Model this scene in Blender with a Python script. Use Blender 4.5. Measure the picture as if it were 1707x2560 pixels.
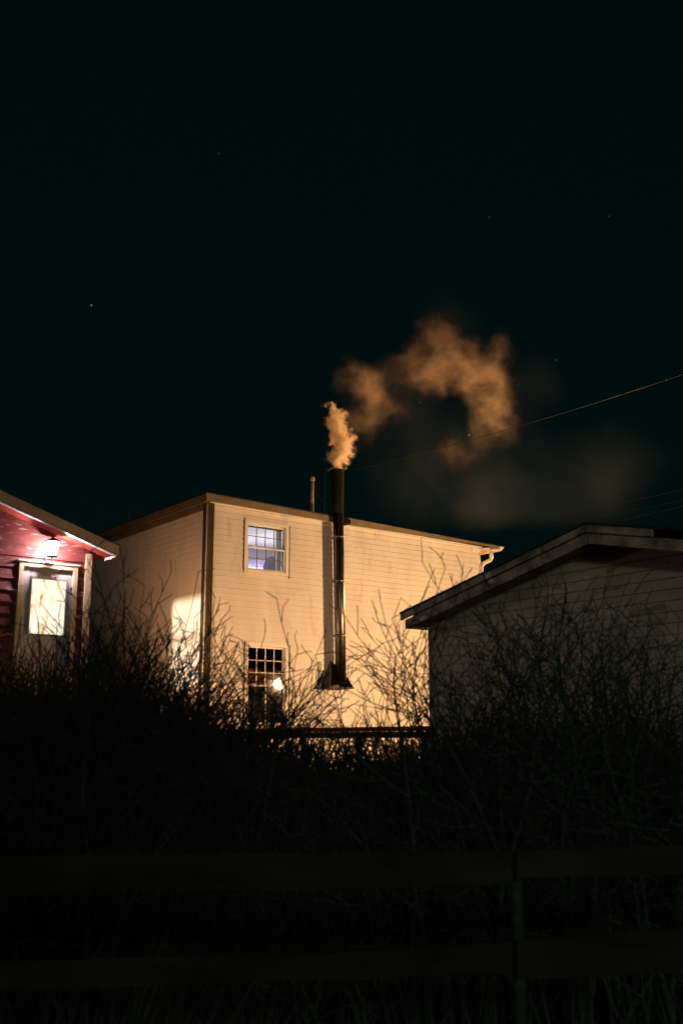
import bpy, math, random
from mathutils import Vector as V, noise as mnoise

# ------------------------------------------------------------------ clear
for o in list(bpy.data.objects):
    bpy.data.objects.remove(o, do_unlink=True)
sc = bpy.context.scene
COL = sc.collection

# ------------------------------------------------------------------ camera
F = 2600.0                                   # focal length in photograph pixels
PITCH = math.atan(570 / F)
EYE = V((0, 0, 1.6))
cam = bpy.data.objects.new('camera', bpy.data.cameras.new('camera'))
COL.objects.link(cam)
cam.location = EYE
cam.rotation_euler = (math.pi / 2 + PITCH, 0, 0)
cam.data.sensor_fit = 'VERTICAL'
cam.data.sensor_height = 36
cam.data.sensor_width = 24
cam.data.lens = F / 2560 * 36
cam.data.clip_start = 0.05
cam.data.clip_end = 2000
cam.data.dof.use_dof = True
cam.data.dof.focus_distance = 18.5
cam.data.dof.aperture_fstop = 1.7
sc.camera = cam
FW = V((0, math.cos(PITCH), math.sin(PITCH)))
UP = V((0, -math.sin(PITCH), math.cos(PITCH)))
RT = V((1, 0, 0))

def ray(x, y):
    return FW + RT * ((x - 853.5) / F) + UP * ((1280 - y) / F)

def at(x, y, Y):                             # point at distance Y in front of the camera
    d = ray(x, y)
    return EYE + d * (Y / d.y)

# ------------------------------------------------------------------ view, world, warm fill
sc.view_settings.view_transform = 'Standard'
sc.view_settings.look = 'None'
sc.view_settings.exposure = 0.0
sc.view_settings.gamma = 1.0
sc.render.engine = 'CYCLES'
sc.cycles.volume_bounces = 5
sc.cycles.max_bounces = 10
sc.cycles.volume_step_rate = 1.0
sc.cycles.volume_max_steps = 256
sc.cycles.sample_clamp_indirect = 4.0
sc.cycles.use_denoising = True

FILL_EL, FILL_AZ = math.radians(6), math.radians(174.5)   # behind the camera, slightly right of it
world = bpy.data.worlds.new('World')
sc.world = world
world.use_nodes = True
wt = world.node_tree
wt.nodes.clear()

def wn(t, **kw):
    n = wt.nodes.new(t)
    for k, v in kw.items():
        setattr(n, k, v)
    return n
wout = wn('ShaderNodeOutputWorld')
wbg = wn('ShaderNodeBackground')
sky = wn('ShaderNodeTexSky', sky_type='NISHITA')
sky.sun_disc = False
sky.sun_elevation = FILL_EL
sky.sun_rotation = FILL_AZ
tint = wn('ShaderNodeMix', data_type='RGBA', blend_type='MULTIPLY')
tint.inputs[0].default_value = 1.0
tint.inputs[7].default_value = (0.00008, 0.00028, 0.00022, 1)
wt.links.new(sky.outputs[0], tint.inputs[6])
geo = wn('ShaderNodeTexCoord')
STARS = [(229, 763, 0.20), (548, 384, 0.03), (1223, 542, 0.025), (1522, 541, 0.025), (1390, 900, 0.05),
         (1172, 1088, 0.25), (1050, 1006, 0.07)]
acc = None
for (px, py, b) in STARS:
    d = ray(px, py).normalized()
    ds = wn('ShaderNodeVectorMath', operation='DISTANCE')
    ds.inputs[1].default_value = d
    wt.links.new(geo.outputs['Generated'], ds.inputs[0])
    mr = wn('ShaderNodeMapRange')
    mr.inputs[1].default_value = 0.0004
    mr.inputs[2].default_value = 0.0010
    mr.inputs[3].default_value = b * 0.8
    mr.inputs[4].default_value = 0.0
    wt.links.new(ds.outputs['Value'], mr.inputs[0])
    if acc is None:
        acc = mr.outputs[0]
    else:
        a = wn('ShaderNodeMath', operation='ADD')
        wt.links.new(acc, a.inputs[0])
        wt.links.new(mr.outputs[0], a.inputs[1])
        acc = a.outputs[0]
addc = wn('ShaderNodeMix', data_type='RGBA', blend_type='ADD')
addc.inputs[0].default_value = 1.0
base = wn('ShaderNodeMix', data_type='RGBA', blend_type='ADD')
base.inputs[0].default_value = 1.0
base.inputs[7].default_value = (0.0005, 0.0031, 0.0033, 1)
wt.links.new(tint.outputs[2], base.inputs[6])
wt.links.new(base.outputs[2], addc.inputs[6])
wt.links.new(acc, addc.inputs[7])
wt.links.new(addc.outputs[2], wbg.inputs[0])
wbg.inputs[1].default_value = 1.0
wt.links.new(wbg.outputs[0], wout.inputs[0])

def light(name, kind, loc, energy, color, **kw):
    d = bpy.data.lights.new(name, kind)
    d.energy = energy
    d.color = color
    for k, v in kw.items():
        setattr(d, k, v)
    o = bpy.data.objects.new(name, d)
    COL.objects.link(o)
    o.location = loc
    return o
FILL_DIR = V((math.sin(FILL_AZ) * math.cos(FILL_EL), math.cos(FILL_AZ) * math.cos(FILL_EL), math.sin(FILL_EL)))
warm_fill = light('warm_fill', 'SUN', FILL_DIR * 50, 0.13, (1.0, 0.80, 0.56), angle=math.radians(9))  # added sun lamp, a warm fill standing in for lamp light behind the camera
warm_fill.rotation_euler = FILL_DIR.to_track_quat('Z', 'Y').to_euler()

# ------------------------------------------------------------------ the grid all buildings share
A = math.radians(53.3)
R = V((math.sin(A), math.cos(A), 0))         # along the cream house's front wall, to the right and away
L = V((-math.cos(A), math.sin(A), 0))        # along its left wall, to the left and away
N = -L                                       # outward normal of the front wall
Z = V((0, 0, 1))
C = V((-2.2727, 17.5, 0))                    # cream house near corner
S = V((1.0241, 12.0, 0))                     # shed near corner
H = V((-3.1937, 13.0, 0))                    # red house near corner

def W(s, t, z):                              # cream-house coordinates: s along R, t along L
    return C + R * s + L * t + Z * z

# the lamp behind the shed, on the wall of an outbuilding: the scene's main light
KEY = W(4.80, -5.0, 2.85)
# an added, unseen orange fill light outside the frame, beyond the houses on the right: it lights the smoke and the mast
light('smoke_fill_light', 'POINT', V((15, 31, 7.5)), 27000, (1.0, 0.43, 0.15), shadow_soft_size=0.12)
# an added, unseen fill spot far behind the camera on the right: it dimly lights the shed, the hedge and the fence's right half
rl_ = light('rear_fill_light', 'SPOT', V((5, -25, 9)), 3700, (0.90, 1.0, 0.84), shadow_soft_size=1.2, spot_size=math.radians(25), spot_blend=1.0)
rl_.rotation_euler = (V((5, -25, 9)) - V((3.6, 9.5, 1.9))).to_track_quat('Z', 'Y').to_euler()
# an added, unseen low spot warming the side wall, in the passage between the red and the cream house, behind the thicket
gl_ = light('passage_fill_light', 'SPOT', W(-2.2, -1.2, 1.7), 480, (1.0, .49, .24), shadow_soft_size=.15, spot_size=math.radians(72), spot_blend=1.0)
gl_.rotation_euler = (W(-2.2, -1.2, 1.7) - W(0, .1, 3.2)).to_track_quat('Z', 'Y').to_euler()
light('yard_lamp_light', 'POINT', KEY, 1560, (1.0, 0.565, 0.265), shadow_soft_size=0.10)

# ------------------------------------------------------------------ materials
def mat(name):
    m = bpy.data.materials.new(name)
    m.use_nodes = True
    t = m.node_tree
    return m, t, t.nodes['Principled BSDF']

def link(t, a, b):
    t.links.new(a, b)

def noisy(name, c1, c2, scale=6, rough=0.7, bump=0.0, stretch=(1, 1, 1), metal=0.0, detail=6, spec=0.3, speck=None):
    m, t, b = mat(name)
    tc = t.nodes.new('ShaderNodeTexCoord')
    mp = t.nodes.new('ShaderNodeMapping')
    mp.inputs['Scale'].default_value = stretch
    nz = t.nodes.new('ShaderNodeTexNoise')
    nz.inputs['Scale'].default_value = scale
    nz.inputs['Detail'].default_value = detail
    cr = t.nodes.new('ShaderNodeValToRGB')
    cr.color_ramp.elements[0].position = 0.35
    cr.color_ramp.elements[1].position = 0.65
    cr.color_ramp.elements[0].color = (*c1, 1)
    cr.color_ramp.elements[1].color = (*c2, 1)
    link(t, tc.outputs['Object'], mp.inputs[0])
    link(t, mp.outputs[0], nz.inputs['Vector'])
    link(t, nz.outputs[0], cr.inputs[0])
    col = cr.outputs[0]
    if speck:                                # patches of a third colour (peeling, stains)
        n2 = t.nodes.new('ShaderNodeTexNoise')
        n2.inputs['Scale'].default_value = speck[1]
        n2.inputs['Detail'].default_value = 8
        link(t, mp.outputs[0], n2.inputs['Vector'])
        r2 = t.nodes.new('ShaderNodeMapRange')
        r2.inputs[1].default_value = speck[2]
        r2.inputs[2].default_value = speck[2] + 0.08
        link(t, n2.outputs[0], r2.inputs[0])
        mx = t.nodes.new('ShaderNodeMix')
        mx.data_type = 'RGBA'
        link(t, r2.outputs[0], mx.inputs[0])
        link(t, col, mx.inputs[6])
        mx.inputs[7].default_value = (*speck[0], 1)
        col = mx.outputs[2]
    link(t, col, b.inputs['Base Color'])
    b.inputs['Roughness'].default_value = rough
    b.inputs['Metallic'].default_value = metal
    b.inputs['Specular IOR Level'].default_value = spec
    if bump:
        bp = t.nodes.new('ShaderNodeBump')
        bp.inputs['Strength'].default_value = bump
        bp.inputs['Distance'].default_value = 0.01
        link(t, nz.outputs[0], bp.inputs['Height'])
        link(t, bp.outputs[0], b.inputs['Normal'])
    return m

def emit(name, c, s):
    m = bpy.data.materials.new(name)
    m.use_nodes = True
    t = m.node_tree
    t.nodes.clear()
    o = t.nodes.new('ShaderNodeOutputMaterial')
    e = t.nodes.new('ShaderNodeEmission')
    e.inputs[0].default_value = (*c, 1)
    e.inputs[1].default_value = s
    link(t, e.outputs[0], o.inputs[0])
    return m

M = {}
M['vinyl'] = noisy('cream_vinyl', (.69, .63, .535), (.77, .715, .62), 1.6, .5, .03, (2.2, 2.2, .7), spec=.35, speck=((.645, .58, .51), 2.3, .60))
M['vinyl_trim'] = noisy('cream_vinyl_trim', (.70, .66, .57), (.74, .70, .62), 4, .45)
M['tan_trim'] = noisy('tan_trim', (.15, .118, .07), (.21, .165, .10), 3, .6, .05)
M['corner_trim'] = noisy('olive_brown_trim', (.055, .042, .02), (.085, .064, .03), 4, .6, .05)
M['roofing'] = noisy('dark_roofing', (.03, .03, .03), (.06, .055, .05), 25, .9, .4)
M['red_board'] = noisy('red_clapboard', (.13, .032, .030), (.215, .058, .052), 4, .6, .25, (1, 1, 5),
                       speck=((.50, .30, .27), 6, .60))
M['red_soffit'] = noisy('red_soffit', (.30, .045, .035), (.38, .07, .05), 5, .6)
M['cream_paint'] = noisy('cream_paint', (.52, .43, .29), (.60, .50, .35), 6, .55, .1, (3, 3, .6))
M['door_paint'] = noisy('pale_door_paint', (.50, .46, .47), (.56, .52, .53), 3, .45)
M['rake_tan'] = noisy('weathered_tan_rake', (.42, .33, .24), (.58, .46, .34), 5, .7, .2, (1, 1, 1))
M['white_edge'] = noisy('white_edge', (.72, .66, .62), (.80, .74, .70), 6, .5)
M['shed_wall'] = noisy('grey_shed_clapboard', (.27, .235, .19), (.41, .36, .30), 2.0, .75, .2, (1, 1, 2.0), speck=((.20, .165, .13), 4, .60))
M['shed_rake'] = noisy('weathered_shed_board', (.09, .08, .065), (.36, .31, .25), 5, .85, .3, (1, 1, 1), speck=((.50, .40, .33), 7, .60))
M['shed_edge'] = noisy('dark_drip_edge', (.012, .012, .012), (.02, .02, .02), 6, .8)
M['steel'] = noisy('stainless_pipe', (.08, .078, .07), (.15, .145, .13), 3, .36, .02, (1, 1, .4), metal=1.0)
M['black_pipe'] = noisy('sooty_black_pipe', (.006, .007, .007), (.013, .014, .013), 6, .8, .03, spec=.04)
M['dark_metal'] = noisy('dark_bracket_metal', (.028, .024, .018), (.05, .043, .03), 5, .6)
M['wood_post'] = noisy('weathered_wood_mast', (.22, .15, .08), (.36, .26, .15), 8, .7, .2, (4, 4, .5))
M['wire'] = noisy('cable_rubber', (.010, .010, .010), (.016, .016, .016), 6, .6)
M['bark'] = noisy('dark_bark', (.020, .030, .025), (.042, .058, .048), 20, .95, spec=.1)
M['bark_green'] = noisy('greenish_bark', (.022, .040, .030), (.045, .070, .053), 14, .95, spec=.1)
M['ground'] = noisy('dark_rough_grass', (.010, .012, .007), (.028, .026, .016), 3, 1.0, .5, spec=0.0)
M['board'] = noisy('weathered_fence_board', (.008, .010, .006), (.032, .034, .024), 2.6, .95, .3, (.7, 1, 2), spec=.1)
M['red_rail'] = noisy('dark_red_rail', (.13, .016, .012), (.20, .028, .02), 6, .7, .2)
M['dark_plank'] = noisy('dark_plank', (.02, .016, .012), (.04, .03, .022), 5, .9, .2)
M['room'] = noisy('white_room_paint', (.74, .74, .78), (.78, .78, .82), 2, .8)
M['room_grey'] = noisy('grey_room_paint', (.34, .33, .34), (.40, .39, .40), 2, .8)
M['room_dim'] = noisy('brown_room_paint', (.06, .05, .045), (.10, .08, .06), 2, .8)
M['curtain'] = noisy('pale_curtain', (.70, .70, .70), (.80, .80, .80), 4, .9, .3, (14, 14, .2))
M['navy'] = noisy('dark_blue_cloth', (.012, .03, .05), (.05, .09, .13), 6, .9)
M['lilac'] = noisy('lilac_cloth', (.22, .20, .30), (.32, .29, .42), 5, .9)
M['slate'] = noisy('dark_slate_cloth', (.02, .035, .038), (.045, .065, .068), 6, .9)
M['lantern_iron'] = noisy('dark_lantern_iron', (.025, .016, .04), (.05, .03, .07), 9, .45)
M['lantern_bulb'] = emit('lit_lantern_bulb', (1.0, .82, .84), 40)
def lantern_glass():
    m = emit('lit_lantern_glass', (1.0, .82, .86), 45)
    t = m.node_tree
    o = [n for n in t.nodes if n.type == 'OUTPUT_MATERIAL'][0]
    e = [n for n in t.nodes if n.type == 'EMISSION'][0]
    tr = t.nodes.new('ShaderNodeBsdfTransparent')
    mx = t.nodes.new('ShaderNodeMixShader')
    mx.inputs[0].default_value = .35
    t.links.new(tr.outputs[0], mx.inputs[1])
    t.links.new(e.outputs[0], mx.inputs[2])
    t.links.new(mx.outputs[0], o.inputs[0])
    return m
M['lantern_glass'] = lantern_glass()
M['bulb'] = emit('lit_bulb', (1.0, .62, .30), 60)
M['shade'] = emit('lit_lamp_shade', (1.0, .70, .38), 2.2)

def glass_mat(refl):
    m = bpy.data.materials.new('window_glass')
    m.use_nodes = True
    t = m.node_tree
    t.nodes.clear()
    o = t.nodes.new('ShaderNodeOutputMaterial')
    tr = t.nodes.new('ShaderNodeBsdfTransparent')
    tr.inputs[0].default_value = (.93, .95, .95, 1)
    gl = t.nodes.new('ShaderNodeBsdfGlossy')
    gl.inputs['Roughness'].default_value = .03
    mx = t.nodes.new('ShaderNodeMixShader')
    fr = t.nodes.new('ShaderNodeFresnel')
    fr.inputs[0].default_value = refl
    nz = t.nodes.new('ShaderNodeTexNoise')
    nz.inputs['Scale'].default_value = 3
    tc = t.nodes.new('ShaderNodeTexCoord')
    bp = t.nodes.new('ShaderNodeBump')
    bp.inputs['Strength'].default_value = .05
    bp.inputs['Distance'].default_value = .02
    link(t, tc.outputs['Object'], nz.inputs['Vector'])
    link(t, nz.outputs[0], bp.inputs['Height'])
    link(t, bp.outputs[0], gl.inputs['Normal'])
    link(t, fr.outputs[0], mx.inputs[0])
    link(t, tr.outputs[0], mx.inputs[1])
    link(t, gl.outputs[0], mx.inputs[2])
    link(t, mx.outputs[0], o.inputs[0])
    return m
M['glass'] = glass_mat(1.6)

def door_glass():
    """lit, curtained door glass: cream glow with a brown stained pattern"""
    m = bpy.data.materials.new('lit_curtained_glass')
    m.use_nodes = True
    t = m.node_tree
    t.nodes.clear()
    o = t.nodes.new('ShaderNodeOutputMaterial')
    e = t.nodes.new('ShaderNodeEmission')
    tc = t.nodes.new('ShaderNodeTexCoord')
    mp = t.nodes.new('ShaderNodeMapping')
    mp.inputs['Scale'].default_value = (13, 13, 5.0)
    nz = t.nodes.new('ShaderNodeTexNoise')
    nz.inputs['Scale'].default_value = 1.0
    nz.inputs['Detail'].default_value = 5
    nz.inputs['Distortion'].default_value = .8
    cr = t.nodes.new('ShaderNodeValToRGB')
    el = cr.color_ramp.elements
    el[0].position = .30
    el[0].color = (.50, .26, .10, 1)
    el[1].position = .50
    el[1].color = (1.0, .88, .68, 1)
    k = el.new(.38)
    k.color = (.92, .68, .40, 1)
    link(t, tc.outputs['Object'], mp.inputs[0])
    link(t, mp.outputs[0], nz.inputs['Vector'])
    link(t, nz.outputs[0], cr.inputs[0])
    link(t, cr.outputs[0], e.inputs[0])
    e.inputs[1].default_value = 1.25
    link(t, e.outputs[0], o.inputs[0])
    return m
M['door_glass'] = door_glass()

# ------------------------------------------------------------------ mesh helpers
class MB:
    def __init__(self):
        self.v, self.f = [], []

    def quad(self, a, b, c, d):
        n = len(self.v)
        self.v += [V(a), V(b), V(c), V(d)]
        self.f.append((n, n + 1, n + 2, n + 3))
        return self

    def poly(self, pts):
        n = len(self.v)
        self.v += [V(p) for p in pts]
        self.f.append(tuple(range(n, n + len(pts))))

    def box(self, o, ax, ay, az):            # corner o and three edge vectors
        n = len(self.v)
        o, ax, ay, az = V(o), V(ax), V(ay), V(az)
        for k in range(8):
            self.v.append(o + ax * (k & 1) + ay * (k >> 1 & 1) + az * (k >> 2 & 1))
        fs = [(0, 2, 3, 1), (4, 5, 7, 6), (0, 1, 5, 4), (2, 6, 7, 3), (0, 4, 6, 2), (1, 3, 7, 5)]
        if ax.cross(ay).dot(az) < 0:
            fs = [f[::-1] for f in fs]
        self.f += [tuple(n + i for i in f) for f in fs]
        return self

    def prism(self, pts, ext):               # polygon pulled along ext
        n, k = len(self.v), len(pts)
        ext = V(ext)
        self.v += [V(p) for p in pts] + [V(p) + ext for p in pts]
        self.f.append(tuple(range(n, n + k))[::-1])
        self.f.append(tuple(range(n + k, n + 2 * k)))
        for i in range(k):
            j = (i + 1) % k
            self.f.append((n + i, n + j, n + k + j, n + k + i))
        return self

    def tube(self, pts, rad, sides=8, cap=True):
        pts = [V(p) for p in pts]
        if not isinstance(rad, (list, tuple)):
            rad = [rad] * len(pts)
        n = len(self.v)
        u = None
        for i, p in enumerate(pts):
            d = (pts[min(i + 1, len(pts) - 1)] - pts[max(i - 1, 0)])
            if d.length < 1e-9:
                d = V((0, 0, 1))
            d.normalize()
            if u is None:
                u = d.orthogonal().normalized()
            else:
                u = u - d * u.dot(d)
                u = u.normalized() if u.length > 1e-6 else d.orthogonal().normalized()
            w = d.cross(u)
            for k in range(sides):
                a = 2 * math.pi * k / sides
                self.v.append(p + (u * math.cos(a) + w * math.sin(a)) * rad[i])
        for i in range(len(pts) - 1):
            for k in range(sides):
                k2 = (k + 1) % sides
                self.f.append((n + i * sides + k, n + i * sides + k2, n + (i + 1) * sides + k2, n + (i + 1) * sides + k))
        if cap:
            self.f.append(tuple(n + k for k in range(sides))[::-1])
            m = n + (len(pts) - 1) * sides
            self.f.append(tuple(m + k for k in range(sides)))
        return self

    def lathe(self, base, prof, sides=20, axis=Z, close=True):   # prof: (radius, height)
        pts = [V(base) + V(axis) * h for r, h in prof]
        n = len(self.v)
        u = V(axis).orthogonal().normalized()
        w = V(axis).cross(u)
        for (r, h), p in zip(prof, pts):
            for k in range(sides):
                a = 2 * math.pi * k / sides
                self.v.append(p + (u * math.cos(a) + w * math.sin(a)) * r)
        for i in range(len(pts) - 1):
            for k in range(sides):
                k2 = (k + 1) % sides
                self.f.append((n + i * sides + k, n + i * sides + k2, n + (i + 1) * sides + k2, n + (i + 1) * sides + k))
        if close:
            self.f.append(tuple(n + k for k in range(sides))[::-1])
            m = n + (len(pts) - 1) * sides
            self.f.append(tuple(m + k for k in range(sides)))
        return self

    def build(self, name, m, parent=None, root=None, smooth=False, bevel=0):
        o0 = root.location if root else V((0, 0, 0))
        me = bpy.data.meshes.new(name)
        me.from_pydata([tuple(p - o0) for p in self.v], [], self.f)
        me.materials.append(m)
        if smooth:
            me.polygons.foreach_set('use_smooth', [True] * len(me.polygons))
        me.update()
        o = bpy.data.objects.new(name, me)
        COL.objects.link(o)
        if parent is not None:
            o.parent = parent
        if bevel:
            b = o.modifiers.new('bevel', 'BEVEL')
            b.width = bevel
            b.segments = 2
            b.limit_method = 'ANGLE'
        return o

def thing(name, label, cat, loc, group=None):
    o = bpy.data.objects.new(name, None)
    o.empty_display_size = .3
    COL.objects.link(o)
    o.location = loc
    o['label'] = label
    o['category'] = cat
    if group:
        o['group'] = group
    return o

def tag(o, label=None, cat=None, group=None, kind=None):
    if label: o['label'] = label
    if cat: o['category'] = cat
    if group: o['group'] = group
    if kind: o['kind'] = kind
    return o

def siding(mb, o, u, n, x0, x1, z0, z1, course, lap, openings=(), top=None, seams=0, rng=None, groove=0):
    """lapped boards on the wall from o along u, outward normal n; top(x) gives the wall's height under a rake"""
    rng = rng or random.Random(1)
    zs = set()
    z = z0
    while z < z1 - 1e-6:
        zs.add(round(z, 5))
        z += course
    zs.add(round(z1, 5))
    for (a, b, c, d) in openings:
        zs.add(round(c, 5)); zs.add(round(d, 5))
    zs = sorted(q for q in zs if z0 - 1e-6 <= q <= z1 + 1e-6)
    def off(z, upper):
        k = (z - z0) / course
        fr = k - math.floor(k + 1e-6)
        if upper and fr < 1e-3:
            fr = 1.0
        return lap * (1 - max(0.0, min(1.0, fr)))
    for i in range(len(zs) - 1):
        a0, a1 = zs[i], zs[i + 1]
        if a1 - a0 < 1e-4:
            continue
        zm = (a0 + a1) / 2
        spans = [(x0, x1)]
        for (a, b, c, d) in openings:
            if c - 1e-6 < zm < d + 1e-6:
                ns = []
                for (p, q) in spans:
                    if b <= p or a >= q:
                        ns.append((p, q))
                    else:
                        if a > p: ns.append((p, a))
                        if b < q: ns.append((b, q))
                spans = ns
        ob, ot = off(a0, False), off(a1, True)
        for (p, q) in spans:
            cuts = [p]
            if seams:
                x = p + rng.uniform(.3, seams)
                while x < q - .3:
                    cuts.append(x)
                    x += rng.uniform(seams * .6, seams * 1.6)
            cuts.append(q)
            for j in range(len(cuts) - 1):
                xa, xb = cuts[j], cuts[j + 1]
                e = .0025 * (j % 2) if seams else 0
                if top:
                    # under a rake: keep only the span where the wall is taller than this board's top
                    k = 24
                    xs = [xa + (xb - xa) * h / k for h in range(k + 1)]
                    ok = [x for x in xs if top(x) >= a0]
                    if len(ok) < 2:
                        continue
                    xa, xb = ok[0], ok[-1]
                pa, pb = o + u * xa, o + u * xb
                gv = groove if (ot < lap * .02 and a1 - a0 > groove * 2) else 0
                a1g = a1 - gv
                mb.quad(pa + n * (ob + e) + Z * a0, pb + n * (ob + e) + Z * a0, pb + n * (ot + e) + Z * a1g, pa + n * (ot + e) + Z * a1g)
                if gv:                        # recessed shadow slot under the next board
                    mb.quad(pa + n * (ot + e) + Z * a1g, pb + n * (ot + e) + Z * a1g, pb - n * .014 + Z * a1g, pa - n * .014 + Z * a1g)
                    mb.quad(pa - n * .014 + Z * a1g, pb - n * .014 + Z * a1g, pb - n * .014 + Z * a1, pa - n * .014 + Z * a1)
                if ob > lap * .98:            # butt edge below each board
                    mb.quad(pa + Z * a0 - n * .014, pb + Z * a0 - n * .014, pb + n * (ob + e) + Z * a0, pa + n * (ob + e) + Z * a0)
    return mb

# ------------------------------------------------------------------ ground
def sm(a, b, x):
    k = max(0, min(1, (x - a) / (b - a)))
    return k * k * (3 - 2 * k)

def ground_z(x, y):
    z = -.45 + 1.30 * sm(6.8, 13, y)
    z += 1.0 * sm(-3.0, -6.0, x + .25 * (y - 13)) * sm(8, 12.5, y) 
    z += .06 * mnoise.noise((x * .5, y * .5, 0)) if y < 60 else 0
    return z
g = MB()
xs = [-400, -150, -60] + [-30 + i * 1.0 for i in range(61)] + [60, 150, 400]
ys = [-60, -25] + [-10 + i * .8 for i in range(56)] + [50, 80, 150, 400, 900]
idx = {}
for j, y in enumerate(ys):
    for i, x in enumerate(xs):
        idx[i, j] = len(g.v)
        g.v.append(V((x, y, ground_z(x, y))))
for j in range(len(ys) - 1):
    for i in range(len(xs) - 1):
        g.f.append((idx[i, j], idx[i + 1, j], idx[i + 1, j + 1], idx[i, j + 1]))
go = g.build('ground', M['ground'], smooth=True)
go['kind'] = 'structure'

# ------------------------------------------------------------------ cream house
HL, HT = 6.40, 8.2                           # length of the front wall, depth of the house
Z0, ZE = .80, 5.66                           # foot of the siding, top of the left wall
def roof_z(s): return 5.60 - .0165 * s       # underside of the rake along the front wall
house = thing('two_storey_house', 'cream two-storey house with pale clapboard walls, a smoking stovepipe and two grid windows', 'house', W(0, 0, Z0))
UW = (.77, 1.575, 4.515, 5.345)              # upper window: s0, s1, z0, z1
LW = (.825, 1.60, 1.86, 3.19)                # lower window
front = siding(MB(), C, R, N, 0, HL, Z0, 5.62, .1016, .013, [UW, LW], top=lambda s: roof_z(s), seams=3.0, rng=random.Random(5), groove=.006)
front.build('front_wall', M['vinyl'], house, house)
left = siding(MB(), C, L, -R, 0, HT, Z0, ZE, .1016, .004)
left.build('side_wall', M['vinyl'], house, house)
back = siding(MB(), W(0, HT, 0), R, L, 0, HL, Z0, 5.48, .1016, .013)
back.build('rear_wall', M['vinyl'], house, house)
right = siding(MB(), W(HL, 0, 0), L, R, 0, HT, Z0, 5.48, .1016, .013)
right.build('side_wall', M['vinyl'], house, house)
f = MB()
f.box(W(.03, .03, .2), R * (HL - .06), L * (HT - .06), Z * (Z0 - .2))
f.build('foundation', M['dark_plank'], house, house)

# roof slab falling gently to the right; rake fascia, eave trim
RO, RS0, RS1, RT1 = .13, -.13, 6.86, HT + .15
slab = [W(RS0, -RO, roof_z(RS0) + .125), W(RS1, -RO, roof_z(RS1) + .075), W(RS1, -RO, roof_z(RS1) + .095), W(RS0, -RO, roof_z(RS0) + .145)]
roof = MB().prism(slab, L * (RT1 + RO)).build('roof', M['roofing'], house, house)
fas = MB()
CH = (2.545, 2.905)                          # gap in the rake where the chimney passes
def rake_piece(a, b):
    fas.prism([W(a, -RO - .012, roof_z(a) - .005), W(b, -RO - .012, roof_z(b) - .005 + (.05 if b > 6.5 else 0)),
               W(b, -RO - .012, roof_z(b) + .10 - (.012 if b > 6.5 else 0)), W(a, -RO - .012, roof_z(a) + .128)], L * .03)
rake_piece(RS0 - .012, CH[0])
rake_piece(CH[1], HL + .2)
fas.prism([W(HL + .2, -RO - .012, roof_z(6.6) - .002), W(RS1, -RO - .012, roof_z(RS1) + .03),
           W(RS1, -RO - .012, roof_z(RS1) + .085), W(HL + .2, -RO - .012, roof_z(6.6) + .10)], L * .03)
fas.build('rake_fascia', M['tan_trim'], house, house, bevel=.004)
rs = MB()                                    # rake soffit strip, butted below the fascia
rs.prism([W(0, -RO + .02, roof_z(0) + .004), W(HL, -RO + .02, roof_z(HL) + .004), W(HL, -RO + .02, roof_z(HL) + .02), W(0, -RO + .02, roof_z(0) + .02)], L * (RO - .01))
rs.build('rake_soffit', M['vinyl_trim'], house, house)
ea = MB()
ea.box(W(RS0 - .012, -RO + .02, roof_z(0) + .03), R * .03, L * (RT1 + .1), Z * .10)
ea.build('eave_fascia', M['tan_trim'], house, house, bevel=.004)
es = MB()
es.box(W(RS0 + .02, -RO + .03, roof_z(0) + .005), R * (.10), L * (RT1 + .08), Z * .02)
es.box(W(-.035, .14, 5.50), R * .033, L * (HT - .14), Z * .10)
es.build('eave_soffit', M['tan_trim'], house, house)
# right eave: sloping soffit, gutter seen end on, downspout with elbows
so = MB()
so.prism([W(HL + .02, -RO + .02, roof_z(HL) - .045), W(RS1, -RO + .02, roof_z(RS1) + .045), W(RS1, -RO + .02, roof_z(RS1) + .07), W(HL + .02, -RO + .02, roof_z(HL) + .0)], L * (HT + .1))
so.build('eave_soffit', M['vinyl_trim'], house, house)
gu = MB()
gz = roof_z(RS1)
gu.prism([W(RS1 + .005, -RO - .02, gz + .085), W(RS1 + .005, -RO - .02, gz - .0), W(RS1 + .05, -RO - .02, gz - .01), W(RS1 + .085, -RO - .02, gz + .035), W(RS1 + .115, -RO - .02, gz + .05), W(RS1 + .115, -RO - .02, gz + .085)], L * (HT + .2))
gu.build('gutter', M['vinyl_trim'], house, house, bevel=.004)
dsp = [W(6.70, -.05, 5.46), W(6.70, -.05, 5.33), W(6.66, -.06, 5.27), W(6.48, -.06, 5.19), W(6.40, -.06, 5.12), W(6.385, -.06, 5.02), W(6.385, -.06, 1.0)]
MB().tube(dsp, [.042] * 7, 10).build('downspout', M['vinyl_trim'], house, house, smooth=True)
MB().box(W(HL - .07, -.022, Z0), R * .09, L * .02, Z * (roof_z(HL) - Z0 - .005)).build('corner_board', M['vinyl_trim'], house, house, bevel=.004)
# the dark ribbed corner post on the near corner
cp = MB()
cp.box(W(-.030, -.030, Z0), R * .115, L * .026, Z * (roof_z(0) - Z0 - .01))
for k in range(3):
    cp.box(W(.0 + .030 * k, -.040, Z0 + .01), R * .014, L * .0105, Z * (roof_z(0) - Z0 - .03))
cp.build('corner_post', M['corner_trim'], house, house, bevel=.003)
cp = MB()
cp.box(W(-.030, -.003, Z0), R * .026, L * .05, Z * (roof_z(0) - Z0 - .01))
cp.build('corner_board', M['vinyl_trim'], house, house, bevel=.003)
cp = MB()
cp.box(W(-.038, .048, Z0), R * .034, L * .10, Z * (roof_z(0) - Z0 - .012))
cp.build('corner_post', M['corner_trim'], house, house, bevel=.003)

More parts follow.
